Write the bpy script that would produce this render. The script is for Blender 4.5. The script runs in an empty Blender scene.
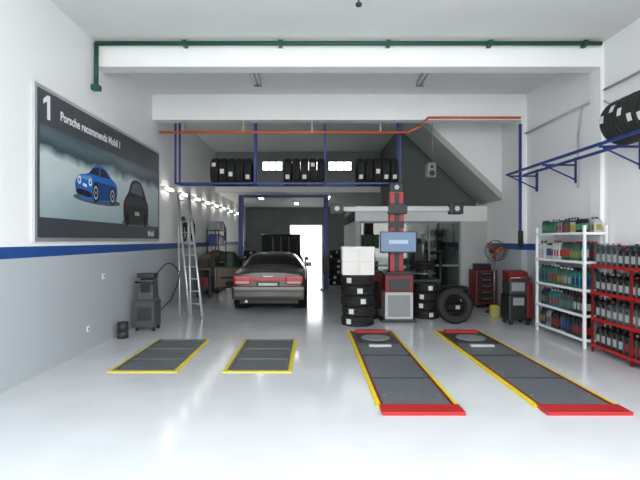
import bpy, bmesh, math, random
from mathutils import Vector, Matrix
random.seed(7)
sc = bpy.context.scene
try:
    sc.view_settings.view_transform = 'Standard'
    sc.view_settings.look = 'None'
    sc.view_settings.exposure = 0.0
except Exception: pass

# ---------------------------------------------------------------- materials
def lin(h):
    h = h.lstrip('#'); out = []
    for i in (0, 2, 4):
        c = int(h[i:i+2], 16)/255
        out.append(c/12.92 if c <= 0.04045 else ((c+0.055)/1.055)**2.4)
    return (*out, 1)
MATS = {}
def M(name, col, rough=0.5, metal=0.0, var=0.0, scale=6.0, emit=None, es=0.0, bump=0.0, coat=0.0):
    if name in MATS: return MATS[name]
    m = bpy.data.materials.new(name); m.use_nodes = True
    nt = m.node_tree; b = nt.nodes['Principled BSDF']
    c = lin(col)
    b.inputs['Base Color'].default_value = c
    b.inputs['Roughness'].default_value = rough
    b.inputs['Metallic'].default_value = metal
    if coat: b.inputs['Coat Weight'].default_value = coat
    if emit:
        b.inputs['Emission Color'].default_value = lin(emit)
        b.inputs['Emission Strength'].default_value = es
    if var or bump:
        tc = nt.nodes.new('ShaderNodeTexCoord')
        nz = nt.nodes.new('ShaderNodeTexNoise'); nz.inputs['Scale'].default_value = scale
        nz.inputs['Detail'].default_value = 5
        nt.links.new(tc.outputs['Object'], nz.inputs['Vector'])
        if var:
            rp = nt.nodes.new('ShaderNodeValToRGB')
            rp.color_ramp.elements[0].position = 0.3; rp.color_ramp.elements[1].position = 0.7
            rp.color_ramp.elements[0].color = (c[0]*(1-var), c[1]*(1-var), c[2]*(1-var), 1)
            rp.color_ramp.elements[1].color = (min(1, c[0]*(1+var)), min(1, c[1]*(1+var)), min(1, c[2]*(1+var)), 1)
            nt.links.new(nz.outputs['Fac'], rp.inputs['Fac'])
            nt.links.new(rp.outputs['Color'], b.inputs['Base Color'])
        if bump:
            bp = nt.nodes.new('ShaderNodeBump'); bp.inputs['Strength'].default_value = bump
            bp.inputs['Distance'].default_value = 0.01
            nt.links.new(nz.outputs['Fac'], bp.inputs['Height'])
            nt.links.new(bp.outputs['Normal'], b.inputs['Normal'])
    MATS[name] = m
    return m

def wall_mat(name, white='#eeefef', grey='#b2b9be', blue='#1f4a8c'):
    m = bpy.data.materials.new(name); m.use_nodes = True
    nt = m.node_tree; b = nt.nodes['Principled BSDF']
    g = nt.nodes.new('ShaderNodeNewGeometry'); s = nt.nodes.new('ShaderNodeSeparateXYZ')
    nt.links.new(g.outputs['Position'], s.inputs[0])
    d = nt.nodes.new('ShaderNodeMath'); d.operation = 'DIVIDE'; d.inputs[1].default_value = 5.0
    nt.links.new(s.outputs['Z'], d.inputs[0])
    r = nt.nodes.new('ShaderNodeValToRGB'); r.color_ramp.interpolation = 'CONSTANT'
    e = r.color_ramp.elements
    e[0].position = 0; e[0].color = lin(grey)
    e[1].position = 1.47/5; e[1].color = lin(blue)
    k = e.new(1.62/5); k.color = lin(white)
    nt.links.new(d.outputs[0], r.inputs['Fac'])
    nz = nt.nodes.new('ShaderNodeTexNoise'); nz.inputs['Scale'].default_value = 1.3; nz.inputs['Detail'].default_value = 6
    mr = nt.nodes.new('ShaderNodeMapRange'); mr.inputs['To Min'].default_value = 0.93; mr.inputs['To Max'].default_value = 1.05
    nt.links.new(nz.outputs['Fac'], mr.inputs['Value'])
    mx = nt.nodes.new('ShaderNodeVectorMath'); mx.operation = 'MULTIPLY'
    nt.links.new(r.outputs['Color'], mx.inputs[0]); nt.links.new(mr.outputs['Result'], mx.inputs[1])
    nt.links.new(mx.outputs[0], b.inputs['Base Color'])
    b.inputs['Roughness'].default_value = 0.45
    return m
MW = wall_mat('painted_side_wall')
M_white = M('white_paint', '#e6e7e6', 0.6, var=0.03, scale=1.5)
M_ceil = M('ceiling_paint', '#dfe0df', 0.75, var=0.03, scale=1.2)
M_beam = M('beam_paint', '#f0f1f0', 0.6, var=0.02, scale=1.5)
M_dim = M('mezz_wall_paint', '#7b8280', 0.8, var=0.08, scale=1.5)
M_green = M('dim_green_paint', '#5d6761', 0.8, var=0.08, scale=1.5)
M_black = M('black_plastic', '#141516', 0.45)
M_dark = M('dark_grey_plastic', '#2c2f32', 0.5)
M_grey = M('grey_plastic', '#83878a', 0.45)
M_lgrey = M('light_grey_plastic', '#b3b6b8', 0.4)
M_rub = M('tyre_rubber', '#17181a', 0.75, var=0.15, scale=20)
M_label = M('paper_label', '#d0d0cc', 0.7)
M_red = M('red_paint', '#a81719', 0.4, var=0.05, scale=4)
M_dred = M('dark_red_paint', '#701313', 0.45)
M_blue = M('blue_steel_paint', '#1a3278', 0.45)
M_orange = M('orange_conduit', '#d0602e', 0.5)
M_gpipe = M('green_pipe', '#114a36', 0.45)
M_yel = M('yellow_line_paint', '#dcc61c', 0.5, var=0.08, scale=9)
M_steel = M('steel', '#9a9ea2', 0.35, 0.9)
M_alu = M('aluminium', '#c9ccce', 0.35, 0.7)
M_plate = M('runway_steel', '#676c70', 0.45, 0.3, var=0.12, scale=12, bump=0.3)
M_wshelf = M('white_shelf_paint', '#e9ebec', 0.4)
M_card = M('white_carton', '#e0deda', 0.7, var=0.03)
M_lamp = M('lamp_tube', '#ffffff', 0.4, emit='#fdfbf0', es=9)
M_lampoff = M('lamp_tube_unlit', '#f1f1ee', 0.3)
M_glassd = M('tinted_glass', '#0c1012', 0.06, 0.0)

# floor
fm = bpy.data.materials.new('epoxy_floor'); fm.use_nodes = True
nt = fm.node_tree; b = nt.nodes['Principled BSDF']
tc = nt.nodes.new('ShaderNodeTexCoord'); nz = nt.nodes.new('ShaderNodeTexNoise')
nz.inputs['Scale'].default_value = 1.1; nz.inputs['Detail'].default_value = 8
nt.links.new(tc.outputs['Object'], nz.inputs['Vector'])
rp = nt.nodes.new('ShaderNodeValToRGB'); rp.color_ramp.elements[0].position = .3; rp.color_ramp.elements[1].position = .72
rp.color_ramp.elements[0].color = lin('#c6c9cb'); rp.color_ramp.elements[1].color = lin('#d3d5d7')
nt.links.new(nz.outputs['Fac'], rp.inputs['Fac']); nt.links.new(rp.outputs['Color'], b.inputs['Base Color'])
mr = nt.nodes.new('ShaderNodeMapRange'); mr.inputs['To Min'].default_value = .08; mr.inputs['To Max'].default_value = .18
nt.links.new(nz.outputs['Fac'], mr.inputs['Value']); nt.links.new(mr.outputs['Result'], b.inputs['Roughness'])
nz2 = nt.nodes.new('ShaderNodeTexNoise'); nz2.inputs['Scale'].default_value = 7
nt.links.new(tc.outputs['Object'], nz2.inputs['Vector'])
bp = nt.nodes.new('ShaderNodeBump'); bp.inputs['Strength'].default_value = .03; bp.inputs['Distance'].default_value = .01
nt.links.new(nz2.outputs['Fac'], bp.inputs['Height']); nt.links.new(bp.outputs['Normal'], b.inputs['Normal'])
M_floor = fm

gm = bpy.data.materials.new('perforated_grate'); gm.use_nodes = True
nt = gm.node_tree; b = nt.nodes['Principled BSDF']
tc = nt.nodes.new('ShaderNodeTexCoord'); br = nt.nodes.new('ShaderNodeTexVoronoi')
br.inputs['Scale'].default_value = 34; br.inputs['Randomness'].default_value = 0
nt.links.new(tc.outputs['Object'], br.inputs['Vector'])
rg = nt.nodes.new('ShaderNodeValToRGB'); rg.color_ramp.elements[0].position = .3; rg.color_ramp.elements[1].position = .42
rg.color_ramp.elements[0].color = lin('#2e3133'); rg.color_ramp.elements[1].color = lin('#6a6f71')
nt.links.new(br.outputs['Distance'], rg.inputs['Fac']); nt.links.new(rg.outputs['Color'], b.inputs['Base Color'])
b.inputs['Roughness'].default_value = .5; b.inputs['Metallic'].default_value = .2
M_grate = gm

# ---------------------------------------------------------------- builder
class B:
    def __init__(s): s.bm = bmesh.new(); s.m = []
    def mi(s, mat):
        if mat not in s.m: s.m.append(mat)
        return s.m.index(mat)
    def bx(s, x0, x1, y0, y1, z0, z1, mat, bevel=0, mtx=None):
        c = Vector(((x0+x1)/2, (y0+y1)/2, (z0+z1)/2))
        r = bmesh.ops.create_cube(s.bm, size=1)
        vs = r['verts']
        for v in vs:
            v.co = Vector((v.co.x*(x1-x0), v.co.y*(y1-y0), v.co.z*(z1-z0))) + c
        fs = set(f for v in vs for f in v.link_faces); i = s.mi(mat)
        for f in fs: f.material_index = i
        if bevel:
            es = list(set(e for v in vs for e in v.link_edges))
            r2 = bmesh.ops.bevel(s.bm, geom=es, offset=bevel, segments=2, affect='EDGES', profile=.7)
            vs = list(set(v for f in r2['faces'] for v in f.verts) | set(v for v in vs if v.is_valid))
            for f in r2['faces']: f.material_index = i
        if mtx is not None:
            for v in vs:
                v.co = mtx @ v.co
        return vs
    def cyl(s, p0, p1, r, mat, seg=14, r2=None, caps=True, smooth=True):
        p0 = Vector(p0); p1 = Vector(p1); d = p1-p0
        if d.length < 1e-6: return
        q = d.to_track_quat('Z', 'Y').to_matrix()
        r2 = r if r2 is None else r2; i = s.mi(mat)
        a = [s.bm.verts.new(p0 + q @ Vector((r*math.cos(t), r*math.sin(t), 0))) for t in [2*math.pi*k/seg for k in range(seg)]]
        c = [s.bm.verts.new(p1 + q @ Vector((r2*math.cos(t), r2*math.sin(t), 0))) for t in [2*math.pi*k/seg for k in range(seg)]]
        for k in range(seg):
            f = s.bm.faces.new((a[k], a[(k+1) % seg], c[(k+1) % seg], c[k])); f.material_index = i; f.smooth = smooth
        if caps:
            f = s.bm.faces.new(a[::-1]); f.material_index = i
            f = s.bm.faces.new(c); f.material_index = i
    def tube(s, pts, r, mat, seg=10):
        for a, c in zip(pts[:-1], pts[1:]): s.cyl(a, c, r, mat, seg)
        for p in pts[1:-1]: s.sph(p, r, mat)
    def sph(s, p, r, mat, u=10, v=6):
        res = bmesh.ops.create_uvsphere(s.bm, u_segments=u, v_segments=v, radius=r)
        i = s.mi(mat)
        for x in res['verts']: x.co += Vector(p)
        for f in set(f for x in res['verts'] for f in x.link_faces): f.material_index = i; f.smooth = True
    def lathe(s, prof, mat, mtx, seg=32, closed=True, smooth=True):
        i = s.mi(mat); rings = []
        for k in range(seg):
            t = 2*math.pi*k/seg
            rings.append([s.bm.verts.new(mtx @ Vector((r*math.cos(t), r*math.sin(t), h))) for r, h in prof])
        n = len(prof)
        for k in range(seg):
            A = rings[k]; C = rings[(k+1) % seg]
            for j in range(n if closed else n-1):
                f = s.bm.faces.new((A[j], C[j], C[(j+1) % n], A[(j+1) % n])); f.material_index = i; f.smooth = smooth
    def poly(s, pts, mat):
        f = s.bm.faces.new([s.bm.verts.new(p) for p in pts]); f.material_index = s.mi(mat); return f
    def prism(s, pts, vec, mat):
        vec = Vector(vec); i = s.mi(mat)
        a = [s.bm.verts.new(p) for p in pts]; c = [s.bm.verts.new(Vector(p)+vec) for p in pts]
        n = len(pts); fs = [s.bm.faces.new(a[::-1]), s.bm.faces.new(c)]
        for k in range(n): fs.append(s.bm.faces.new((a[k], a[(k+1) % n], c[(k+1) % n], c[k])))
        for f in fs: f.material_index = i
    def loft(s, rings, mat, smooth=False):
        i = s.mi(mat); R = [[s.bm.verts.new(p) for p in r] for r in rings]; n = len(R[0])
        for A, C in zip(R[:-1], R[1:]):
            for k in range(n):
                f = s.bm.faces.new((A[k], A[(k+1) % n], C[(k+1) % n], C[k])); f.material_index = i; f.smooth = smooth
        f = s.bm.faces.new(R[0][::-1]); f.material_index = i
        f = s.bm.faces.new(R[-1]); f.material_index = i
    def done(s, name, parent=None, fix=True):
        if fix: bmesh.ops.recalc_face_normals(s.bm, faces=s.bm.faces)
        xs = [v.co for v in s.bm.verts]
        o = Vector(((min(v.x for v in xs)+max(v.x for v in xs))/2, (min(v.y for v in xs)+max(v.y for v in xs))/2, min(v.z for v in xs)))
        if parent is not None: o = Vector((0, 0, 0))
        for v in s.bm.verts: v.co -= o
        me = bpy.data.meshes.new(name); s.bm.to_mesh(me); s.bm.free()
        for m in s.m: me.materials.append(m)
        ob = bpy.data.objects.new(name, me); ob.location = o
        sc.collection.objects.link(ob)
        if parent is not None: ob.parent = parent
        return ob
def one(name, x0, x1, y0, y1, z0, z1, mat, bevel=0):
    b = B(); b.bx(x0, x1, y0, y1, z0, z1, mat, bevel); return b.done(name)

def T(x, y, z): return Matrix.Translation((x, y, z))
RX = Matrix.Rotation(math.pi/2, 4, 'Y')   # local Z -> world X
RY = Matrix.Rotation(-math.pi/2, 4, 'X')  # local Z -> world Y

def tire(b, mtx, R=.31, w=.18, ri=.2, label=None):
    h = w/2; g = .009
    prof = [(ri, -h*.8), (ri+.02, -h*.9), ((ri+R)/2, -h), (R-.035, -h*.97), (R-.01, -h*.82),
            (R-.003, -h*.55), (R-g-.003, -h*.53), (R-g-.003, -h*.43), (R, -h*.41), (R, -h*.08), (R-g, -h*.06), (R-g, h*.06), (R, h*.08),
            (R, h*.41), (R-g-.003, h*.43), (R-g-.003, h*.53), (R-.003, h*.55),
            (R-.01, h*.82), (R-.035, h*.97), ((ri+R)/2, h), (ri+.02, h*.9), (ri, h*.8), (ri+.03, h*.6), (R-.03, h*.7), (R-.03, -h*.7), (ri+.03, -h*.6)]
    b.lathe(prof, M_rub, mtx, 32)
    if label is not None:
        i = b.mi(M_label); n = 5; hw = h*.5; sp = .32
        prev = None
        for k in range(n+1):
            t = label - sp/2 + sp*k/n; rr = R+.003
            cur = [b.bm.verts.new(mtx @ Vector((rr*math.cos(t), rr*math.sin(t), z))) for z in (-hw, hw)]
            if prev:
                f = b.bm.faces.new((prev[0], prev[1], cur[1], cur[0])); f.material_index = i
            prev = cur

# ---------------------------------------------------------------- room shell
WL, WR, H = -3.45, 4.65, 4.85
YB = 25.5
one('floor', WL, WR, 2.0, YB+.2, -.1, 0, M_floor)
one('ground', -30, 30, -25, 50, -.3, -.101, M('concrete_ground', '#c2c2be', .8, var=.06))
one('apron_floor', -7, 9, -7, 2.0, -.1, 0, M('concrete_apron', '#d2d3d1', .6, var=.04))
one('wall_left', WL-.2, WL, 2.0, YB+.2, 0, H+.4, MW)
one('wall_right', WR, WR+.2, 2.0, YB+.2, 0, H+.4, MW)
one('ceiling', WL, WR, 2.0, 19.3, H, H+.2, M_ceil)
one('trim_beam_front', WL, WR, 7.8, 8.1, 4.46, H, M_beam)
one('trim_beam_middle', WL, WR, 10.6, 10.9, 4.30, H, M_beam)
one('trim_pilaster_right', WR-.12, WR, 10.6, 10.9, 0, 4.30, MW)
one('trim_pilaster_right_front', WR-.06, WR, 7.8, 8.1, 0, 4.46, MW)
D0, D1, DZ = -1.17, .55, 2.5
b = B()
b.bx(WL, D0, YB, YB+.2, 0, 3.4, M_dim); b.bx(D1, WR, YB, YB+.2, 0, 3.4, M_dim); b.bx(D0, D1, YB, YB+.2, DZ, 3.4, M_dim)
b.done('wall_back')
b = B()
for x in (D0, D1-.05): b.bx(x, x+.05, YB-.05, YB, 0, DZ, M_alu)
b.bx(D0, D1, YB-.05, YB, DZ-.05, DZ, M_alu)
b.bx(-.33, -.29, YB-.05, YB, 0, DZ-.05, M_alu)
b.done('door_1')
one('trim_mezzanine_slab', WL, WR, 17.5, YB+.2, 3.4, 3.6, M_white)
b = B(); y0, y1 = 17.5, 17.62
wins = [(-1.79, -1.04), (-.75, .29), (.57, 1.43)]
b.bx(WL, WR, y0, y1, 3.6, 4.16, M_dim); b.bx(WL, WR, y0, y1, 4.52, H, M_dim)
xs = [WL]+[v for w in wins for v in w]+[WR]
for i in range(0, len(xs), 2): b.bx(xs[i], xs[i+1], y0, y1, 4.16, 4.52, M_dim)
b.done('wall_mezzanine')
for n, (a, c) in enumerate(wins):
    b = B(); t = .03
    b.bx(a, c, y0-.02, y0+.02, 4.16, 4.16+t, M_dark); b.bx(a, c, y0-.02, y0+.02, 4.52-t, 4.52, M_dark)
    k = 3
    for j in range(k+1):
        x = a+(c-a-t)*j/k; b.bx(x, x+t, y0-.02, y0+.02, 4.16+t, 4.52-t, M_dark)
    b.bx(a, c, y0-.015, y0+.015, 4.33, 4.35, M_dark)
    b.done('window_%d' % (n+1))
M_off = M('office_wall_paint', '#aeb3b1', .6, var=.04, scale=2)
b = B()
b.bx(1.15, WR, 13.0, 13.15, 2.2, 2.6, M_white)
b.bx(3.95, WR, 13.0, 13.15, 0, 2.2, M_off)
b.bx(1.15, 1.27, 13.0, 17.5, 0, 2.2, M_off)
b.bx(1.15, WR, 13.15, 17.5, 2.5, 2.6, M_off)
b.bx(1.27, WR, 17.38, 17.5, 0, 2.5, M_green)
b.done('wall_office_partition')
b = B()
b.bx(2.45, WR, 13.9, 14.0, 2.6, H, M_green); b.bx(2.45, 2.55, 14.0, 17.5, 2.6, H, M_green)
b.done('wall_stairwell')
gl = bpy.data.materials.new('office_glass'); gl.use_nodes = True
nt = gl.node_tree; nt.nodes.clear()
o = nt.nodes.new('ShaderNodeOutputMaterial'); mx = nt.nodes.new('ShaderNodeMixShader')
tr = nt.nodes.new('ShaderNodeBsdfTransparent'); gs = nt.nodes.new('ShaderNodeBsdfGlossy')
tr.inputs[0].default_value = (.45, .55, .5, 1); gs.inputs['Roughness'].default_value = .04
mx.inputs[0].default_value = .10
nt.links.new(tr.outputs[0], mx.inputs[1]); nt.links.new(gs.outputs[0], mx.inputs[2]); nt.links.new(mx.outputs[0], o.inputs[0])
b = B()
for x in (1.27, 2.2, 3.1, 3.91): b.bx(x, x+.04, 13.03, 13.1, 0, 2.2, M_grey)
b.bx(1.27, 3.95, 13.03, 13.1, 2.15, 2.2, M_grey); b.bx(1.27, 3.95, 13.03, 13.1, .0, .08, M_grey); b.bx(1.27, 3.95, 13.03, 13.1, 1.0, 1.04, M_grey)
b.bx(1.3, 3.93, 13.06, 13.07, .08, 2.15, gl)
b.done('window_4')
b = B()
b.bx(1.6, 3.6, 16.8, 17.3, 0, 1.9, M('office_cabinet_paint', '#9ba39d', .5), .01)
for i in range(4):
    b.bx(1.63+i*.5, 2.07+i*.5, 16.78, 16.81, .08, 1.85, M_lgrey, .01)
    b.cyl((2.02+i*.5, 16.76, 1.0), (2.02+i*.5, 16.76, 1.2), .01, M_steel, 8)
b.done('filing_cabinet')

# staircase (enclosed flight, seen from below)
b = B(); y0, y1 = 12.0, 13.6; Hs = H-.004; Ws = WR-.004
b.prism([(2.55, y0, Hs), (Ws, y0, Hs), (Ws, y0, 2.85)], (0, .1, 0), M_white)
b.prism([(2.35, y0-.02, Hs), (2.55, y0-.02, Hs), (Ws, y0-.02, 2.85), (Ws, y0-.02, 2.68)], (0, 1.6, 0), M('stair_soffit', '#a9adab', .7))
for i in range(9):
    x0 = 3.0+i*.18; zl = Hs+(x0-2.55)*(2.85-Hs)/(Ws-2.55)
    b.bx(x0, x0+.2, y0+.12, y1, zl-.02, min(Hs, zl+.17), M_lgrey)
b.done('staircase')

# ---------------------------------------------------------------- poster
b = B(); X = WL
Y0, Y1, Z0, Z1 = 6.03, 10.95, 1.68, 3.66
pm = bpy.data.materials.new('poster_picture'); pm.use_nodes = True
nt = pm.node_tree; pb = nt.nodes['Principled BSDF']; pb.inputs['Roughness'].default_value = .35
g = nt.nodes.new('ShaderNodeNewGeometry'); sp = nt.nodes.new('ShaderNodeSeparateXYZ'); nt.links.new(g.outputs['Position'], sp.inputs[0])
nz = nt.nodes.new('ShaderNodeTexNoise'); nz.inputs['Scale'].default_value = 1.6; nz.inputs['Detail'].default_value = 8
nt.links.new(g.outputs['Position'], nz.inputs['Vector'])
ma = nt.nodes.new('ShaderNodeMath'); ma.operation = 'MULTIPLY_ADD'; ma.inputs[1].default_value = .38
nt.links.new(nz.outputs['Fac'], ma.inputs[0]); nt.links.new(sp.outputs['Z'], ma.inputs[2])
mr = nt.nodes.new('ShaderNodeMapRange'); mr.inputs['From Min'].default_value = 2.15; mr.inputs['From Max'].default_value = 3.4
nt.links.new(ma.outputs[0], mr.inputs['Value'])
rp = nt.nodes.new('ShaderNodeValToRGB'); e = rp.color_ramp.elements
e[0].position = 0; e[0].color = lin('#8fa3a8'); e[1].position = 1; e[1].color = lin('#3f5259')
for p, c in ((.25, '#a6b7bb'), (.45, '#bccacd'), (.66, '#c4d0d2'), (.73, '#7f959b'), (.78, '#34474d'), (.9, '#566b72')):
    k = e.new(p); k.color = lin(c)
nt.links.new(mr.outputs['Result'], rp.inputs['Fac']); nt.links.new(rp.outputs['Color'], pb.inputs['Base Color'])
M_pb = M('poster_band', '#3d4147', .4)
b.bx(X, X+.04, Y0, Y1, Z0, Z1, M_alu)
b.bx(X+.04, X+.045, Y0+.05, Y1-.05, Z0+.05, Z1-.05, M_pb)
b.bx(X+.045, X+.048, Y0+.1, Y1-.12, 1.99, 3.17, pm)
px = X+.05
def sm(pts, n=5):
    out = []; N = len(pts)
    for i in range(N):
        p0, p1, p2, p3 = [Vector((*pts[(i+j-1) % N], 0)) for j in range(4)]
        for k in range(n):
            t = k/n
            q = .5*((2*p1)+(p2-p0)*t+(2*p0-5*p1+4*p2-p3)*t*t+(3*p1-p0-3*p2+p3)*t**3)
            out.append((q.x, q.y))
    return out
def shp(cy, cz, s, sz, pts, off, mat, smooth=True):
    P = sm(pts) if smooth else pts
    b.poly([(px+off, cy+p*s, cz+q*sz) for p, q in P], mat)
def disc(cy, cz, ry, rz, mat, off, n=24):
    b.poly([(px+off, cy+ry*math.cos(2*math.pi*k/n), cz+rz*math.sin(2*math.pi*k/n)) for k in range(n)], mat)
P_bl = M('poster_blue', '#1f6cc4', .35); P_dk = M('poster_dark', '#15181b', .35); P_gl = M('poster_glass', '#1c262d', .3); P_sh = M('poster_shade', '#4e6067', .4); P_w = M('poster_white', '#e8ebee', .35)
P_bd = M('poster_blue_dark', '#11427f', .35); P_bh = M('poster_blue_light', '#5f9ede', .35); P_d2 = M('poster_dark_2', '#33393e', .35)
cy, cz, s, q = 7.8, 2.55, .97, 1.08
disc(cy+.03, cz-.22, .86, .07, P_sh, .0004)
shp(cy, cz, s, q, [(-.78, -.1), (-.77, .02), (-.66, .1), (-.48, .13), (-.33, .17), (-.17, .27), (.08, .315), (.3, .28), (.52, .17), (.7, .12), (.77, .04), (.76, -.1), (.62, -.18), (-.2, -.23), (-.62, -.2)], .001, P_bl)
shp(cy, cz, s, q, [(-.16, .04), (.2, .06), (.72, .05), (.75, -.09), (.6, -.17), (.2, -.19), (-.12, -.2)], .0013, P_bd)
shp(cy, cz, s, q, [(-.68, .085), (-.48, .11), (-.3, .12), (-.2, .09), (-.45, .05)], .0013, P_bh)
shp(cy, cz, s, q, [(-.34, .16), (-.19, .25), (.04, .29), (.02, .15)], .0016, P_gl, False)
shp(cy, cz, s, q, [(.06, .15), (.08, .29), (.26, .27), (.46, .16)], .0016, P_gl, False)
shp(cy, cz, s, q, [(-.12, .13), (-.04, .16), (-.02, .11), (-.1, .09)], .0018, P_bl)
for w in (-.1, .56):
    disc(cy+w*s, cz-.1*q, .125*s, .145*q, P_dk, .002); disc(cy+w*s, cz-.1*q, .085*s, .10*q, M_lgrey, .0024); disc(cy+w*s, cz-.1*q, .06*s, .07*q, M_dark, .0027); disc(cy+w*s, cz-.1*q, .02*s, .025*q, M_lgrey, .003)
for w in (-.66, -.3): disc(cy+w*s, cz+.03*q, .06*s, .055*q, P_w, .002); disc(cy+w*s, cz+.03*q, .035*s, .03*q, M_grey, .0023)
shp(cy, cz, s, q, [(-.72, -.16), (-.7, -.09), (-.3, -.11), (-.28, -.18)], .002, P_dk)
shp(cy, cz, s, q, [(-.55, -.04), (-.55, -.0), (-.42, -.01), (-.42, -.05)], .002, P_w, False)
cy, cz, s, q = 9.5, 2.37, 1, 1
disc(cy, cz-.35, .74, .07, P_sh, .0004)
shp(cy, cz, s, q, [(-.62, -.32), (-.67, -.05), (-.58, .1), (-.42, .22), (-.3, .4), (-.1, .475), (.2, .46), (.38, .34), (.55, .14), (.66, .02), (.67, -.25), (.5, -.36), (-.4, -.38)], .001, P_dk)
shp(cy, cz, s, q, [(-.55, .06), (-.3, .14), (.35, .13), (.52, .05), (.4, .0), (-.45, .0)], .0013, P_d2)
shp(cy, cz, s, q, [(-.33, .22), (-.24, .37), (-.08, .43), (.18, .42), (.3, .32), (.32, .2)], .0016, M('poster_glass2', '#56656d', .3), False)
for w in (-.5, .46): shp(cy+w, cz+.0, s, q, [(-.09, -.03), (-.07, .02), (.09, .01), (.08, -.04)], .002, M('poster_red', '#6a1d1f', .4))
for w in (-.48, .48): disc(cy+w, cz-.28, .11, .13, M('poster_tyre', '#050505', .5), .002)
shp(cy, cz, s, q, [(-.1, -.2), (-.1, -.13), (.14, -.13), (.14, -.2)], .002, M_lgrey, False)
poster = b.done('wall_poster', fix=False)
def text(body, loc, size, mat, parent, rot=(math.pi/2, 0, math.pi/2), ext=.001, off=.004):
    cu = bpy.data.curves.new('lettering', 'FONT'); cu.body = body; cu.size = size; cu.extrude = ext; cu.offset = off
    cu.materials.append(mat); ob = bpy.data.objects.new('lettering', cu); sc.collection.objects.link(ob)
    ob.rotation_euler = rot; ob.parent = parent
    ob.location = Vector(loc) - parent.location
    return ob
text('Porsche recommends Mobil 1', (px, 6.62, 3.32), .172, P_w, poster)
text('Mobil', (px, 10.15, 1.78), .17, P_w, poster)
b = B()
b.prism([(px, y, z) for y, z in ((6.29, 3.25), (6.36, 3.25), (6.36, 3.56), (6.30, 3.56), (6.20, 3.49), (6.20, 3.43), (6.29, 3.48))], (.003, 0, 0), P_w)
num = b.done('numeral', poster); num.location = -poster.location

# ---------------------------------------------------------------- pipes
b = B(); zp = 4.79
b.tube([(WL+.06, 7.70, 4.1), (WL+.06, 7.70, zp), (4.55, 7.70, zp)], .035, M_gpipe)
for x in (-2, -.5, 1.2, 2.8, 4.3): b.bx(x-.03, x+.03, 7.66, 7.799, zp-.042, zp+.042, M_gpipe)
b.bx(WL+.001, WL+.12, 7.64, 7.76, 4.05, 4.13, M_gpipe)
b.done('green_water_pipe')
b = B()
b.tube([(-3.35, 10.75, 4.06), (2.1, 10.75, 4.06), (2.4, 10.75, 4.2)], .026, M_orange)
for x in (-2.8, -1.5, 0, 1.5): b.bx(x-.015, x+.015, 10.735, 10.765, 4.06, 4.298, M_steel)
b.done('orange_conduit_pipe')
b = B()
b.tube([(2.4, 10.57, 4.2), (2.5, 10.57, 4.34), (4.5, 10.57, 4.34)], .026, M_orange)
b.done('orange_conduit_pipe')
b = B(); q = WR-.04
b.tube([(q, 5.0, 4.07), (q, 7.74, 4.07)], .02, M_lgrey); b.tube([(q, 8.13, 4.0), (q, 10.58, 4.0)], .02, M_lgrey)
b.tube([(q, 8.4, 4.0), (q, 8.5, 3.5), (q, 8.5, 2.6)], .015, M_lgrey)
b.tube([(q, 5.0, 3.75), (q, 7.5, 3.75), (q, 7.74, 3.9)], .012, M_lgrey)
b.done('wall_conduit')

# ---------------------------------------------------------------- overhead tyre rack
b = B(); yr0, yr1, zr = 10.95, 11.3, 2.98
for x in (-3.05, -1.28, .29, 1.97):
    for y in (yr0, yr1): b.bx(x-.02, x+.02, y-.02, y+.02, zr-.03, H-.004, M_blue)
    b.bx(x-.02, x+.02, yr0, yr1, zr-.03, zr+.01, M_blue)
for y in (yr0, yr1): b.bx(-3.07, 2.0, y-.02, y+.02, zr-.035, zr+.005, M_blue)
for g0, n in ((212, 5), (284, 5), (356, 5)):
    xs0 = (g0-312)/490*11.1+.09
    for k in range(n):
        tire(b, T(xs0+k*.187, (yr0+yr1)/2, zr+.26) @ RX, .31, .174, .2, label=random.choice([-1.1, -1.5, -2.0, -1.3, 1.5, 1.5]))
b.done('overhead_tyre_rack')
b = B(); xa, xb, zr = 4.05, 4.41, 3.05
for x in (xa, xb): b.bx(x-.02, x+.02, 4.6, 10.2, zr-.02, zr+.02, M_blue)
for y in (4.8, 6.9, 8.6, 10.1):
    b.bx(xa, WR, y-.02, y+.02, zr-.05, zr-.02, M_blue)
    b.tube([(xa+.05, y, zr-.05), (WR-.015, y, zr-.3)], .014, M_blue, 8)
    b.bx(WR-.03, WR, y-.03, y+.03, zr-.35, zr+.1, M_blue)
for k in range(10):
    tire(b, T((xa+xb)/2, 4.95+k*.187, zr+.25) @ RY, .31, .174, .2, label=random.uniform(2.7, 3.6))
b.done('wall_tyre_rack')
b = B(); b.bx(4.47, 4.51, 10.53, 10.6, 1.6, 4.2, M_blue); b.bx(4.45, 4.53, 10.5, 10.6, 1.55, 1.9, M_black, .01)
b.done('blue_wall_post')

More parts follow.
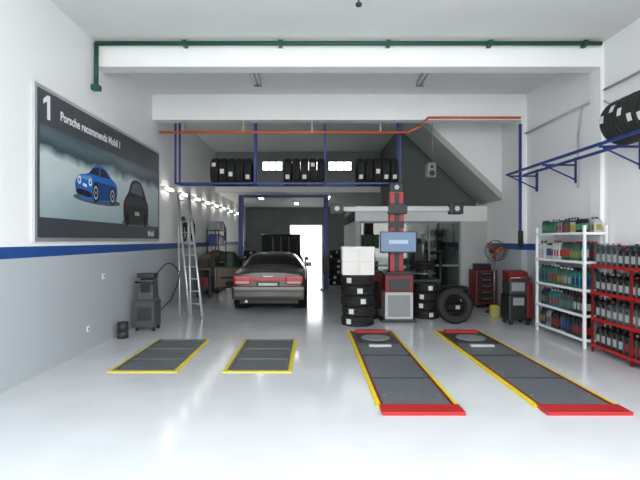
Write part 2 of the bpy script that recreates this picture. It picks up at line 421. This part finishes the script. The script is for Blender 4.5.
# ---------------------------------------------------------------- floor runways
def strip_border(b, x0, x1, y0, y1, t, z, mat):
    b.bx(x0-t, x0, y0-t, y1+t, 0, z, mat); b.bx(x1, x1+t, y0-t, y1+t, 0, z, mat)
    b.bx(x0, x1, y0-t, y0, 0, z, mat); b.bx(x0, x1, y1, y1+t, 0, z, mat)
def runway(x0, x1):
    b = B(); y0, y1 = 4.74, 9.05
    b.bx(x0, x1, y0+.24, y1, .0, .02, M_plate)
    t = .045
    b.bx(x0-t, x0, y0+.22, y1+t, 0, .024, M_yel); b.bx(x1, x1+t, y0+.22, y1+t, 0, .024, M_yel); b.bx(x0, x1, y1, y1+t, 0, .024, M_yel)
    b.bx(x0-.02, x1+.04, y0, y0+.24, 0, .035, M_red, .006)
    b.bx(x0, x0+.025, y0+.24, y1, .02, .03, M_dred); b.bx(x1-.025, x1, y0+.24, y1, .02, .03, M_dred)
    b.bx(x0+.025, x1-.025, 7.1, 7.14, .02, .03, M_dark); b.bx(x0+.025, x1-.025, 5.95, 5.98, .02, .026, M_dark)
    b.bx(x0+.06, x1-.06, 7.9, 8.75, .02, .04, M_dark, .004)
    b.cyl(((x0+x1)/2, 8.3, .04), ((x0+x1)/2, 8.3, .055), .24, M_grey, 28)
    b.bx(x0+.1, x1-.1, 8.8, 8.95, .02, .07, M_red, .005)
    b.bx(x0+.2, x1-.2, 7.7, 7.78, .02, .05, M_lgrey, .004)
    for y in (5.3, 6.5): 
        for x in (x0+.08, x1-.08): b.cyl((x, y, .02), (x, y, .028), .015, M_steel, 8)
    return b.done('alignment_runway')
runway(.70, 1.45); runway(2.30, 3.07)
def grate(x0, x1):
    b = B(); y0, y1 = 6.33, 8.3
    strip_border(b, x0, x1, y0, y1, .05, .012, M_yel)
    b.bx(x0, x1, y0, y1, 0, .008, M_grate)
    b.bx(x0, x0+.04, y0, y1, .008, .02, M_plate); b.bx(x1-.04, x1, y0, y1, .008, .02, M_plate)
    for y in (y0, y0+.62, y0+1.28, y1-.04): b.bx(x0+.04, x1-.04, y, y+.04, .008, .018, M_plate)
    b.done('floor_grate')
grate(-2.58, -1.78); grate(-1.1, -.31)

# ---------------------------------------------------------------- alignment machine
b = B(); cx, cy = 1.80, 10.4
b.bx(cx-.29, cx+.29, cy-.28, cy+.3, .06, .62, M_lgrey, .02)
b.bx(cx-.29, cx+.29, cy-.30, cy+.3, .62, 1.0, M_dred, .02)
b.bx(cx-.2, cx+.2, cy-.32, cy-.29, .66, .9, M_dark, .01)
b.bx(cx-.23, cx+.23, cy-.29, cy-.275, .12, .56, M_grey, .01)
b.bx(cx-.35, cx+.35, cy-.32, cy+.3, 0, .06, M_black, .01)
b.bx(cx-.34, cx+.34, cy-.42, cy+.2, 1.0, 1.03, M_black, .01)
b.bx(cx-.25, cx+.25, cy-.38, cy-.15, 1.03, 1.05, M_dark, .005)
b.bx(cx-.145, cx+.145, cy+.0, cy+.25, 1.0, 2.78, M_red, .015)
b.bx(cx-.05, cx+.05, cy-.012, cy+.01, 1.0, 2.7, M_dark)
b.bx(cx-.15, cx+.15, cy-.01, cy+.26, 2.72, 2.92, M_black, .02)
b.cyl((cx, cy-.02, 2.82), (cx, cy, 2.82), .05, M_lgrey, 16)
M_scr = M('screen_blue', '#42607f', .2, emit='#5d80a8', es=.35)
b.bx(cx-.38, cx+.38, cy-.2, cy-.14, 1.43, 1.88, M_black, .01)
b.bx(cx-.36, cx+.36, cy-.205, cy-.2, 1.46, 1.86, M_scr)
b.bx(cx-.2, cx+.2, cy-.208, cy-.205, 1.62, 1.70, M('screen_logo', '#8fa8c2', .3, emit='#a0b8d4', es=.35))
b.bx(cx-.06, cx+.06, cy-.14, cy, 1.55, 1.75, M_black)
b.bx(cx-1.25, cx+1.2, cy-.12, cy-.02, 2.3, 2.4, M_lgrey, .02)
b.bx(cx-.2, cx+.2, cy-.14, cy+.02, 2.25, 2.46, M_dark, .02)
for x in (cx-1.3, cx+1.2):
    b.bx(x-.12, x+.16, cy-.2, cy+.02, 2.24, 2.47, M_black, .03)
    b.cyl((x+.02, cy-.22, 2.355), (x+.02, cy-.2, 2.355), .085, M_dark, 20)
    b.cyl((x+.02, cy-.225, 2.355), (x+.02, cy-.22, 2.355), .05, M_lgrey, 20)
b.bx(cx-.15, cx+.15, cy-.02, cy, 1.95, 2.1, M_black)
b.done('wheel_alignment_machine')

def stack(x, y, n, R=.33, w=.2, lab=True):
    b = B()
    for k in range(n):
        tire(b, T(x+random.uniform(-.015, .015), y+random.uniform(-.015, .015), w/2+k*(w+.002)), R, w-.002, .2, label=(-math.pi/2+random.uniform(-.7, .5)) if lab else None)
    return b.done('tyre_stack')
stack(.92, 9.85, 5); stack(1.16, 10.72, 4, .3)
stack(2.5, 10.75, 4, .29, .19); stack(3.13, 10.8, 4, .3, .17)
stack(-2.9, 22.8, 6, .31, .2); stack(-2.2, 23.6, 5, .31, .2); stack(.95, 18.6, 5, .31, .2); stack(1.1, 23.9, 6, .31, .2)
b = B(); a = math.radians(14)
mt = T(2.9, 9.98, .345) @ Matrix.Rotation(-a, 4, 'X') @ RY
tire(b, mt, .36, .21, .215)
zmin = min(v.co.z for v in b.bm.verts)
for v in b.bm.verts: v.co.z -= zmin
b.done('tyre')
b = B(); z0 = 1.012
b.bx(.6, 1.22, 9.6, 10.1, z0, z0+.54, M_card, .005)
b.bx(.6, 1.22, 9.598, 9.6, z0+.26, z0+.265, M_lgrey); b.bx(.9, .95, 9.596, 9.6, z0+.02, z0+.52, M('tape', '#d8d3c4', .4))
b.bx(.59, 1.23, 9.59, 10.11, z0+.5, z0+.555, M_card, .004)
b.done('carton_box')
# oil drums by the rear door
M_drum = M('drum_blue', '#27406e', .45)
for x, y in ((-1.75, 24.9), (-2.5, 24.9)):
    b = B(); b.cyl((x, y, 0), (x, y, .88), .29, M_drum, 28)
    for z in (.01, .3, .6, .86): b.cyl((x, y, z), (x, y, z+.025), .3, M_drum, 28)
    b.cyl((x+.15, y, .88), (x+.15, y, .9), .03, M_steel, 10)
    b.done('oil_drum')

# ---------------------------------------------------------------- tyre changer & balancer
b = B(); x, y = 2.75, 12.2
b.bx(x-.35, x+.35, y-.4, y+.4, 0, .75, M_dark, .03); b.cyl((x, y-.05, .75), (x, y-.05, .86), .1, M_dark); b.cyl((x, y-.05, .86), (x, y-.05, .9), .3, M_steel, 24)
b.bx(x-.3, x+.3, y-.41, y-.4, .3, .65, M_dred)
for t in range(4):
    a = t*math.pi/2; b.bx(x+.22*math.cos(a)-.03, x+.22*math.cos(a)+.03, y-.05+.22*math.sin(a)-.03, y-.05+.22*math.sin(a)+.03, .9, .97, M_dark)
tire(b, T(x, y-.05, 1.07), .31, .2, .2)
b.bx(x-.1, x+.1, y+.4, y+.55, 0, 1.75, M_black, .02); b.bx(x-.05, x+.05, y-.1, y+.5, 1.62, 1.72, M_dark, .01); b.cyl((x, y-.05, 1.1), (x, y-.05, 1.85), .03, M_steel); b.sph((x, y-.05, 1.08), .05, M_dark)
b.tube([(x+.5, y+.2, 0), (x+.5, y+.2, 1.4), (x+.25, y, 1.4)], .04, M_black)
for k, dx in enumerate((-.25, -.12, .0)): b.bx(x+dx, x+dx+.09, y-.5, y-.4, .08, .12, M_black)
b.done('tyre_changer')
b = B(); x, y = 1.15, 12.3
b.bx(x-.1, x+.55, y-.3, y+.3, 0, .85, M_dred, .03); b.bx(x-.15, x+.6, y-.3, y+.3, .85, .93, M_dark, .02)
b.bx(x+.0, x+.45, y+.1, y+.2, .93, 1.35, M_black, .02); b.bx(x+.04, x+.41, y+.09, y+.1, 1.0, 1.3, M_dark)
b.cyl((x-.35, y, .75), (x-.1, y, .75), .03, M_steel)
tire(b, T(x-.25, y, .75) @ RX, .31, .18, .2)
b.done('wheel_balancer')

# ---------------------------------------------------------------- cars
def make_car(name, X, Y, flip, paint, glass, hood=False, door=False):
    root = bpy.data.objects.new(name, None); sc.collection.objects.link(root)
    root.location = (X, Y, 0); root.rotation_euler = (0, 0, math.pi if flip else 0)
    def half(w, zb, zt, wr, zr):
        return [(0, zb), (w*.8, zb), (w*.97, zb+.06), (w, (zb+zt)/2), (w*.985, zt-.09), (w*.93, zt), (wr, zr-.055), (wr*.62, zr-.008), (0, zr)]
    st = [(.05, .78, .34, .92, .62, .945), (.07, .81, .33, .93, .66, .965), (.2, .845, .30, .96, .72, .99), (.45, .86, .26, .97, .74, 1.0),
          (.72, .87, .24, .97, .72, 1.02), (.80, .87, .24, .97, .70, 1.05), (1.28, .875, .22, .96, .62, 1.345), (1.45, .875, .22, .96, .605, 1.375), (2.0, .88, .22, .955, .6, 1.395),
          (2.55, .88, .22, .95, .6, 1.375), (2.7, .88, .22, .95, .6, 1.345), (3.3, .87, .22, .93, .70, 1.02), (3.4, .87, .22, .92, .74, .975),
          (4.1, .86, .24, .84, .72, .88), (4.4, .80, .28, .74, .66, .78), (4.5, .72, .32, .66, .58, .69)]
    b = B(); ip = b.mi(paint); ig = b.mi(glass); ring = []
    for y, *a in st:
        h = half(*a); pts = [(x, y, z) for x, z in h] + [(-x, y, z) for x, z in h[-2:0:-1]]
        ring.append([b.bm.verts.new(p) for p in pts])
    n = 16
    for i in range(len(ring)-1):
        ym = (st[i][0]+st[i+1][0])/2
        for k in range(n):
            f = b.bm.faces.new((ring[i][k], ring[i][(k+1) % n], ring[i+1][(k+1) % n], ring[i+1][k])); f.smooth = True
            kk = k if k < 8 else 15-k
            f.material_index = ip
            if kk == 5 and .78 < ym < 3.32: f.material_index = ig
            if kk in (6, 7) and (.79 < ym < 1.3 or 2.68 < ym < 3.32): f.material_index = ig
    b.bm.faces.new(ring[0][::-1]).smooth = True; b.bm.faces.new(ring[-1]).smooth = True
    body = b.done('body', root)
    md = body.modifiers.new('sub', 'SUBSURF'); md.levels = 2; md.render_levels = 2
    b = B()
    b.bx(-.85, .85, -.05, .3, .30, .62, paint, .07); b.bx(-.80, .80, -.056, .0, .34, .39, M_black, .01)
    b.bx(-.83, .83, 4.25, 4.58, .24, .52, paint, .06); b.bx(-.5, .5, 4.55, 4.59, .3, .4, M_black, .01)
    b.bx(-.80, .80, -.058, -.04, .50, .52, M_dark, .004)
    M_tl = M('tail_lamp', '#a31216', .15, emit='#c01818', es=.12); M_cl = M('clear_lamp', '#b3aba4', .15)
    for s in (-1, 1):
        xa, xb = sorted((s*.40, s*.81))
        b.bx(xa, xb, -.0, .2, .65, .86, M_tl, .045)
        xa, xb = sorted((s*.44, s*.76)); b.bx(xa, xb, -.006, .02, .68, .73, M_cl, .01)
        xa, xb = sorted((s*.50, s*.76)); b.bx(xa, xb, 4.38, 4.52, .58, .70, M_cl, .02)
        xa, xb = sorted((s*.86, s*1.02)); b.bx(xa, xb, 2.95, 3.08, .93, 1.05, paint, .03)
        for y in (1.6, 2.5):
            xa, xb = sorted((s*.86, s*.895)); b.bx(xa, xb, y, y+.16, .80, .83, paint, .008)
        xa, xb = sorted((s*.865, s*.89)); b.bx(xa, xb, 1.35, 3.1, .50, .55, M_dark, .006)
        for y in (1.37, 2.22, 3.12):
            xa, xb = sorted((s*.87, s*.884)); b.bx(xa, xb, y, y+.008, .32, .9, M_black)
    b.bx(-.41, .41, .0, .06, .74, .82, M_tl, .01)
    b.bx(-.27, .27, -.02, .04, .62, .72, M_black, .005); b.bx(-.22, .22, -.025, -.02, .635, .70, M_label)
    b.bx(-.74, .74, .045, .06, .875, .882, M_black)
    b.bx(-.12, .12, .02, .05, .835, .86, M_steel, .004)
    b.bx(-.06, .06, .95, .98, 1.12, 1.14, M_tl)
    b.cyl((-.5, -.04, .27), (-.5, .3, .27), .035, M_steel); b.bx(-.7, .7, .3, 4.2, .18, .3, M_black)
    b.done('trim', root)
    b = B()
    for y in (.95, 3.6):
        for s in (-1, 1):
            b.cyl((s*.55, y, .34), (s*.888, y, .34), .37, M_black, 32)
            tire(b, T(s*.79, y, .31) @ RX, .31, .2, .2)
            b.cyl((s*.72, y, .31), (s*.86, y, .31), .2, M_dark, 24)
            for k in range(7):
                a = 2*math.pi*k/7
                b.cyl((s*.87, y, .31), (s*.865, y+.19*math.cos(a), .31+.19*math.sin(a)), .02, M_alu, 8)
    b.done('wheels', root)
    if door:
        M_trim = M('door_trim_tan', '#76695a', .6)
        R = T(-.885, 3.08, 0) @ Matrix.Rotation(math.radians(180+24), 4, 'Z')
        b = B()
        L = .98
        b.bx(0, L, -.035, .035, .30, .92, paint, .02, R)
        b.bx(.05, L-.05, .035, .05, .34, .88, M_trim, .01, R)
        b.bx(.2, L-.15, .05, .09, .58, .64, M_dark, .01, R); b.bx(.1, L-.3, .05, .08, .36, .50, M_dark, .01, R)
        for p, q in (((.02, .92), (.42, 1.34)), ((.42, 1.34), (L-.05, 1.36)), ((L-.05, 1.36), (L-.02, .92))):
            b.cyl(R @ Vector((p[0], 0, p[1])), R @ Vector((q[0], 0, q[1])), .022, M_black, 8)
        b.prism([R @ Vector((x, -.004, z)) for x, z in ((.05, .92), (.43, 1.33), (L-.06, 1.35), (L-.03, .92))], (0, .008, 0), gl)
        b.done('front_door', root)
    if hood:
        b = B()
        R = T(0, 3.4, .98) @ Matrix.Rotation(math.radians(62), 4, 'X')
        b.bx(-.72, .72, 0, 1.05, 0, .04, paint, .015, R)
        b.bx(-.6, .6, .1, .95, -.03, .0, M_dark, .01, R)
        for x in (-.3, .0, .3): b.bx(x-.02, x+.02, .1, .95, -.045, -.03, M_grey, .004, R)
        b.cyl((-.6, 4.1, .86), (-.6, 3.8, 1.6), .01, M_steel)
        b.bx(-.6, .6, 3.5, 4.2, .84, .9, M_black, .01); b.bx(-.3, .3, 3.6, 4.0, .9, .97, M_dark, .02)
        b.done('bonnet', root)
    return root
P1 = M('bronze_grey_car_paint', '#4b4843', .28, .5, coat=.3)
P2 = M('dark_green_car_paint', '#3d4b46', .25, .4, coat=.3)
P3 = M('silver_car_paint', '#5d6265', .25, .5, coat=.3)
make_car('car', -1.03, 11.45, False, P1, M_glassd, door=True)
make_car('car', -1.15, 21.9, True, P2, M_glassd, hood=True)
make_car('car', 2.4, 19.4, False, P3, M_glassd)

# two-post lift
b = B()
for x, s in ((-2.42, 1), (.48, -1)):
    b.bx(x-.08, x+.08, 16.65, 16.9, 0, 3.2, M_blue, .01); b.bx(x-.2, x+.2, 16.5, 17.1, 0, .03, M_blue)
    b.bx(x-.1, x+.1, 16.6, 16.66, .5, 1.1, M_dark, .01)
b.bx(-2.5, .56, 16.72, 16.84, 3.15, 3.24, M_blue, .01)
b.done('two_post_car_lift')

# ladder
b = B(); A0 = Vector((-2.74, 10.98, 0)); r = Vector((.32, -.17, 0)); A1 = Vector((-3.38, 12.35, 2.85))
for o in (Vector((0, 0, 0)), r):
    b.cyl(A0+o, A1+o, .03, M_alu, 8)
for k in range(1, 11):
    p = A0.lerp(A1, k/10.6); b.cyl(p, p+r, .016, M_alu, 8)
B0 = Vector((-3.0, 10.95, 0))
for o in (Vector((0, 0, 0)), r*.9):
    b.cyl(B0+o+Vector((.02, .1, 0)), A1+o+Vector((.03, -.08, -.05)), .022, M_alu, 8)
b.done('ladder')

# left service machine
b = B(); x0, x1, y0, y1 = -3.30, -2.93, 9.1, 9.5
b.loft([[(x0, y0, .08), (x1, y0, .08), (x1, y1, .08), (x0, y1, .08)], [(x0, y0, .55), (x1, y0, .55), (x1, y1, .55), (x0, y1, .55)],
        [(x0+.04, y0+.06, .6), (x1-.04, y0+.06, .6), (x1-.04, y1, .6), (x0+.04, y1, .6)], [(x0+.06, y0+.1, .95), (x1-.06, y0+.1, .95), (x1-.06, y1-.02, 1.0), (x0+.06, y1-.02, 1.0)]], M('machine_grey', '#454b50', .45))
b.bx(x0+.05, x1-.05, y0-.01, y0, .2, .45, M_dark, .005)
b.bx(x0+.03, x1-.03, y0+.05, y1-.05, .98, 1.07, M_dark, .02)
b.bx(x0+.1, x1-.1, y0+.05, y0+.09, .72, .88, M_black, .005)
b.tube([(x0+.05, y0+.05, .9), (x0+.05, y0-.08, .92), (x1-.05, y0-.08, .92), (x1-.05, y0+.05, .9)], .014, M_black)
for x in (x0+.03, x1-.03):
    for y in (y0+.06, y1-.06): b.cyl((x-.02, y, .045), (x+.02, y, .045), .045, M_black)
pts = [(x1-.05, y1-.1, 1.05)]+[(x1-.05+.3*t, y1-.05+.5*t, 1.05+.2*math.sin(math.pi*t)-.02*t) for t in [i/8 for i in range(1, 9)]]
b.tube(pts, .011, M_black, 8)
b.tube([pts[-1], (pts[-1][0]-.05, pts[-1][1], .8), (pts[-1][0]-.15, pts[-1][1]-.1, .5), (x1-.05, y1, .3)], .011, M_black, 8)
b.done('service_machine')
b = B()
for k in range(2):
    b.cyl((-3.28, 8.5, .0+k*.14), (-3.28, 8.5, .13+k*.14), .095, M_dark, 20); b.cyl((-3.28, 8.5, .13+k*.14), (-3.28, 8.5, .14+k*.14), .085, M_black, 20)
b.done('rubber_pad_stack')
for y, z in ((7.55, .33), (9.9, .33), (8.1, 1.1)):
    b = B(); b.bx(WL, WL+.012, y-.045, y+.045, z-.045, z+.045, M_lampoff, .003); b.bx(WL+.012, WL+.016, y-.02, y+.02, z-.02, z+.02, M_grey); b.done('wall_socket')

# workbench
b = B()
b.bx(-3.4, -2.95, 14.3, 15.6, .82, .88, M('bench_top', '#6b5a48', .6, var=.15), .006)
for x in (-3.38, -3.02):
    for y in (14.33, 15.5): b.bx(x, x+.06, y, y+.06, 0, .82, M_dark)
b.bx(-3.35, -3.0, 14.35, 15.55, .25, .29, M_dark); b.bx(-3.3, -3.05, 14.4, 14.8, .29, .6, M_dred, .01); b.bx(-3.3, -3.05, 14.9, 15.4, .29, .55, M_black, .01)
b.bx(-3.35, -3.05, 14.4, 14.7, .88, 1.15, M_dark, .02); b.bx(-3.35, -3.05, 14.85, 15.3, .88, 1.25, M('bench_box', '#6b5e49', .6), .01)
b.done('workbench')
b = B()
b.bx(-3.4, -3.0, 15.8, 17.2, 0, .04, M_dark)
for z in (.5, 1.0, 1.5, 2.0): b.bx(-3.4, -3.0, 15.8, 17.2, z, z+.03, M_dark)
for x in (-3.4, -3.04):
    for y in (15.8, 17.16): b.bx(x, x+.04, y, y+.04, 0, 2.05, M_dark)
for z in (.53, 1.03, 1.53, 2.03):
    for k in range(5):
        h = random.uniform(.2, .38); y = 15.86+k*.26
        b.bx(-3.35, -3.07, y, y+.22, z, z+h, random.choice([M_black, M_grey, M_dred, M_dark, M_blue]), .01)
b.done('parts_shelf')
b = B()
for y in (13.0, 13.9, 19.0):
    b.bx(WL+.005, WL+.07, y-.06, y+.06, 2.2, 2.32, M_dark, .01)
    n = 40
    P = [(WL+.07+.02*math.sin(k*.9), y+(.16-.0006*k)*math.cos(2*math.pi*k/16), 1.95+.28*math.sin(2*math.pi*k/16)) for k in range(n)]
    b.tube(P, .014, M_black, 6)
b.done('wall_air_hose')

# ---------------------------------------------------------------- bottles & shelves
BC = [M('bottle_'+n, c, .35) for n, c in (('green', '#1e5745'), ('teal', '#1a6264'), ('silver', '#777b7e'), ('white', '#aeb2b4'), ('blue', '#1b3a6c'), ('red', '#861919'), ('black', '#17181b'), ('grey', '#3b4145'), ('gold', '#7d6829'))]
LB = [M('label_'+n, c, .5) for n, c in (('w', '#9fa2a2'), ('r', '#8f201d'), ('b', '#1b3668'), ('y', '#958629'), ('g', '#3a7860'))]
def bottle(b, x, y, z, w, d, h, body, lab, cap):
    def rc(sx, sy, zz, ox=0, oy=0):
        c = .25; hx, hy = sx/2, sy/2; k = min(hx, hy)*c
        return [(x+ox+px_, y+oy+py_, zz) for px_, py_ in ((-hx+k, -hy), (hx-k, -hy), (hx, -hy+k), (hx, hy-k), (hx-k, hy), (-hx+k, hy), (-hx, hy-k), (-hx, -hy+k))]
    b.loft([rc(d, w, z), rc(d, w, z+h*.66), rc(d*.8, w*.72, z+h*.8, 0, w*.06), rc(d*.4, w*.3, z+h*.87, 0, w*.2), rc(d*.4, w*.3, z+h*.9, 0, w*.2)], body)
    b.cyl((x, y+w*.2, z+h*.89), (x, y+w*.2, z+h), w*.2, cap, 8)
    b.bx(x-d/2-.002, x-d/2, y-w*.33, y+w*.33, z+h*.18, z+h*.52, lab)
    b.bx(x-d*.33, x+d*.33, y-w/2-.002, y-w/2, z+h*.18, z+h*.52, lab)
def can(b, x, y, z, r, h, body, lab):
    b.cyl((x, y, z), (x, y, z+h*.86), r, body, 10); b.cyl((x, y, z+h*.2), (x, y, z+h*.65), r*1.02, lab, 10, caps=False)
    b.cyl((x, y, z+h*.86), (x, y, z+h), r*.75, BC[6], 10, r2=r*.6)
b = B(); x0, x1, y0, y1 = 4.25, 4.63, 7.66, 9.32
for x in (x0, x1-.04):
    for y in (y0, y1-.04, ): b.bx(x, x+.04, y, y+.04, 0, 1.93, M_wshelf)
for k, z in enumerate((.12, .50, .90, 1.34, 1.80)):
    b.bx(x0, x1, y0, y1, z, z+.02, M_wshelf); b.bx(x0-.005, x0+.012, y0, y1, z-.015, z+.025, M_wshelf)
    b.bx(x0, x1, y0-.005, y0+.01, z-.015, z+.025, M_wshelf)
    zz = z+.021
    sets = [[6, 7, 2], [6, 1, 6, 7], [0, 1, 7, 0], [0, 3, 1, 7], [3, 7, 6, 2, 0]][k]
    for row, xx in ((0, x0+.1), (1, x0+.27)):
        y = y0+.1; run = 0
        while y < y1-.1:
            if run == 0: c = random.choice(sets); run = random.randint(2, 4); h = random.uniform(.3, .35) if k < 4 else random.uniform(.2, .27); w = random.choice([.1, .12, .085]); lab = random.choice(LB); cap = BC[random.choice([6, 3, 5, 6])]; cn = random.random() < (.5 if k == 4 else .1)
            if cn: can(b, xx, y, zz, .035, h*.9, BC[c], lab); y += .085
            else: bottle(b, xx, y+w/2-.04, zz, w, .13, h, BC[c], lab, cap); y += w+.008
            run -= 1
b.done('bottle_display_shelf')
b = B(); x0, x1, y0, y1 = 4.27, 4.64, 5.6, 7.5
for x in (x0, x1-.03):
    for y in (y0, 6.55, y1-.03): b.bx(x, x+.03, y, y+.03, 0, 1.34, M_dred)
for k, z in enumerate((.10, .50, .90, 1.30)):
    b.bx(x0, x1, y0, y1, z, z+.02, M_dred); b.bx(x0-.006, x0+.012, y0, y1, z-.015, z+.03, M_red)
    for row, xx in ((0, x0+.1), (1, x0+.27)):
        y = y0+.08; run = 0
        while y < y1-.12:
            if run == 0: c = random.choice([6, 6, 6, 7, 6]); run = random.randint(3, 6); lab = random.choice([LB[1], LB[0], LB[0]]); h = random.uniform(.28, .33)
            bottle(b, xx, y+.06, z+.021, .12, .15, h, BC[c], lab, BC[random.choice([5, 6, 2])]); y += .135; run -= 1
b.done('red_oil_shelf')

# ---------------------------------------------------------------- right machines, fan, toolbox
b = B(); x0, x1, y0, y1 = 3.92, 4.38, 9.75, 10.2
b.bx(x0, x1, y0, y1, .09, .6, M_black, .03); b.bx(x0+.02, x1-.02, y0+.02, y1-.02, .6, .9, M_dark, .04)
b.bx(x1-.1, x1+.01, y0-.01, y1+.01, .15, .85, M_dred, .02)
b.loft([[(x0+.03, y0+.03, .9), (x1-.03, y0+.03, .9), (x1-.03, y1-.03, .9), (x0+.03, y1-.03, .9)], [(x0+.03, y0+.14, 1.05), (x1-.03, y0+.14, 1.05), (x1-.03, y1-.03, 1.08), (x0+.03, y1-.03, 1.08)]], M_dred)
b.bx(x0+.08, x1-.16, y0-.008, y0+.0, .4, .55, M_grey, .004); b.bx(x0+.06, x1-.14, y0+.01, y0+.025, .68, .85, M_grey, .004)
b.tube([(x0+.02, y0-.05, .95), (x1-.02, y0-.05, .95)], .014, M_steel)
for x in (x0+.02, x1-.02): b.tube([(x, y0-.05, .95), (x, y0+.06, .88)], .012, M_steel)
for x in (x0+.06, x1-.06):
    for y in (y0+.06, y1-.06): b.cyl((x-.025, y, .05), (x+.025, y, .05), .05, M_black)
b.done('battery_charger_trolley')
b = B(); x0, x1, y0, y1 = 4.08, 4.6, 12.2, 12.75
b.bx(x0, x1, y0, y1, .1, .95, M_dred, .015)
for k in range(5): b.bx(x0+.04, x1-.04, y0-.012, y0, .15+k*.155, .28+k*.155, M_black, .004); b.bx(x0+.15, x1-.15, y0-.03, y0-.012, .235+k*.155, .25+k*.155, M_steel)
b.bx(x0+.05, x1-.1, y0+.1, y0+.4, .95, 1.1, M_black, .02)
for x in (x0+.06, x1-.06):
    for y in (y0+.06, y1-.06): b.cyl((x-.02, y, .05), (x+.02, y, .05), .05, M_black)
b.done('tool_cabinet')
b = B(); x, y, z = 4.28, 11.5, 1.45
b.cyl((x, y, 0), (x, y, .04), .22, M_dark, 24, r2=.19); b.cyl((x, y, .04), (x, y, z-.1), .018, M_steel)
b.cyl((x, y-.05, z), (x, y+.16, z), .075, M_dark, 16)
for rr, yy in ((.24, -.12), (.235, -.02), (.17, -.145), (.1, -.155)):
    n = 28; pts = [(x+rr*math.cos(2*math.pi*k/n), y+yy, z+rr*math.sin(2*math.pi*k/n)) for k in range(n+1)]
    for p, q in zip(pts[:-1], pts[1:]): b.cyl(p, q, .006, M_dark, 6)
for k in range(18):
    a = 2*math.pi*k/18; c, s = math.cos(a), math.sin(a)
    b.tube([(x+.03*c, y-.16, z+.03*s), (x+.17*c, y-.145, z+.17*s), (x+.24*c, y-.12, z+.24*s), (x+.235*c, y-.02, z+.235*s)], .003, M_dark, 5)
for k in range(3):
    a = 2*math.pi*k/3+.3
    P = [(x+.04*math.cos(a-.4), y-.07, z+.04*math.sin(a-.4)), (x+.2*math.cos(a-.25), y-.09, z+.2*math.sin(a-.25)), (x+.21*math.cos(a+.35), y-.05, z+.21*math.sin(a+.35)), (x+.04*math.cos(a+.5), y-.05, z+.04*math.sin(a+.5))]
    b.prism(P, (0, .006, 0), M('fan_blade_orange', '#a8542f', .4))
b.cyl((x, y-.17, z), (x, y-.15, z), .035, M_orange, 16)
b.done('pedestal_fan')
b = B(); bottle(b, 4.1, 11.0, 0, .16, .2, .28, M('jug_yellow', '#c4b42a', .4), LB[0], BC[6]); b.done('yellow_oil_jug')
b = B(); b.bx(2.76, 2.97, 11.7, 11.92, 3.2, 3.55, M_grey, .02); b.cyl((2.865, 11.69, 3.3), (2.865, 11.7, 3.3), .07, M_black, 18); b.cyl((2.865, 11.69, 3.45), (2.865, 11.7, 3.45), .04, M_black, 18)
b.tube([(2.9, 11.82, 3.55), (2.9, 11.82, H-.004)], .012, M_grey)
b.done('hanging_speaker')

# ---------------------------------------------------------------- lamps
for x in (-1.07, 2.13):
    b = B(); b.bx(x-.07, x+.07, 8.5, 9.7, H-.07, H, M_lgrey, .01)
    for dx in (-.04, .04): b.cyl((x+dx, 8.53, H-.09), (x+dx, 9.67, H-.09), .016, M_lampoff, 10)
    for y in (8.5, 9.66): b.bx(x-.07, x+.07, y, y+.04, H-.12, H-.06, M_grey)
    b.done('ceiling_lamp')
b = B(); b.cyl((.6, 6.3, H-.12), (.6, 6.3, H), .012, M_dark); b.cyl((.6, 6.3, H-.14), (.6, 6.3, H-.11), .04, M_dark); b.done('ceiling_hook')
for y in (11.5, 12.9, 14.3, 15.7, 17.1, 18.6, 20.2, 22.0):
    b = B(); z = 2.9
    b.bx(WL, WL+.05, y-.35, y+.35, z-.03, z+.03, M_lampoff); b.cyl((WL+.085, y-.32, z), (WL+.085, y+.32, z), .03, M_lamp, 12)
    for s in (-.35, .32): b.bx(WL+.04, WL+.12, y+s, y+s+.03, z-.035, z+.035, M_lampoff)
    b.done('wall_lamp')
for x, y in ((-2, 19), (.6, 19), (-.7, 22)):
    b = B(); b.bx(x-.1, x+.1, y-.6, y+.6, 3.34, 3.4, M_lampoff, .01); b.bx(x-.08, x+.08, y-.57, y+.57, 3.325, 3.34, M_lamp); b.done('ceiling_lamp')
b = B(); b.bx(2.0, 3.2, 15.0, 15.15, 2.44, 2.5, M_lampoff); b.bx(2.03, 3.17, 15.02, 15.13, 2.43, 2.44, M('office_tube', '#ffffff', .4, emit='#f4fbf4', es=22)); b.done('ceiling_lamp')

# ---------------------------------------------------------------- world
w = bpy.data.worlds.new('World'); sc.world = w; w.use_nodes = True
nt = w.node_tree; bg = nt.nodes['Background']
tcw = nt.nodes.new('ShaderNodeTexCoord'); spw = nt.nodes.new('ShaderNodeSeparateXYZ'); nt.links.new(tcw.outputs['Generated'], spw.inputs[0])
rw = nt.nodes.new('ShaderNodeValToRGB'); rw.color_ramp.elements[0].position = 0; rw.color_ramp.elements[0].color = (1, 1, 1, 1)
rw.color_ramp.elements[1].position = .8; rw.color_ramp.elements[1].color = (.88, .94, 1, 1)
nt.links.new(spw.outputs['Z'], rw.inputs['Fac']); nt.links.new(rw.outputs['Color'], bg.inputs['Color'])
bg.inputs['Strength'].default_value = 4.8

cam = bpy.data.cameras.new('camera'); co = bpy.data.objects.new('camera', cam); sc.collection.objects.link(co)
co.location = (0, 0, 1.7); co.rotation_euler = (math.pi/2, 0, 0)
cam.sensor_width = 36; cam.lens = 490/640*36; cam.shift_x = .0125; cam.clip_end = 200
sc.camera = co
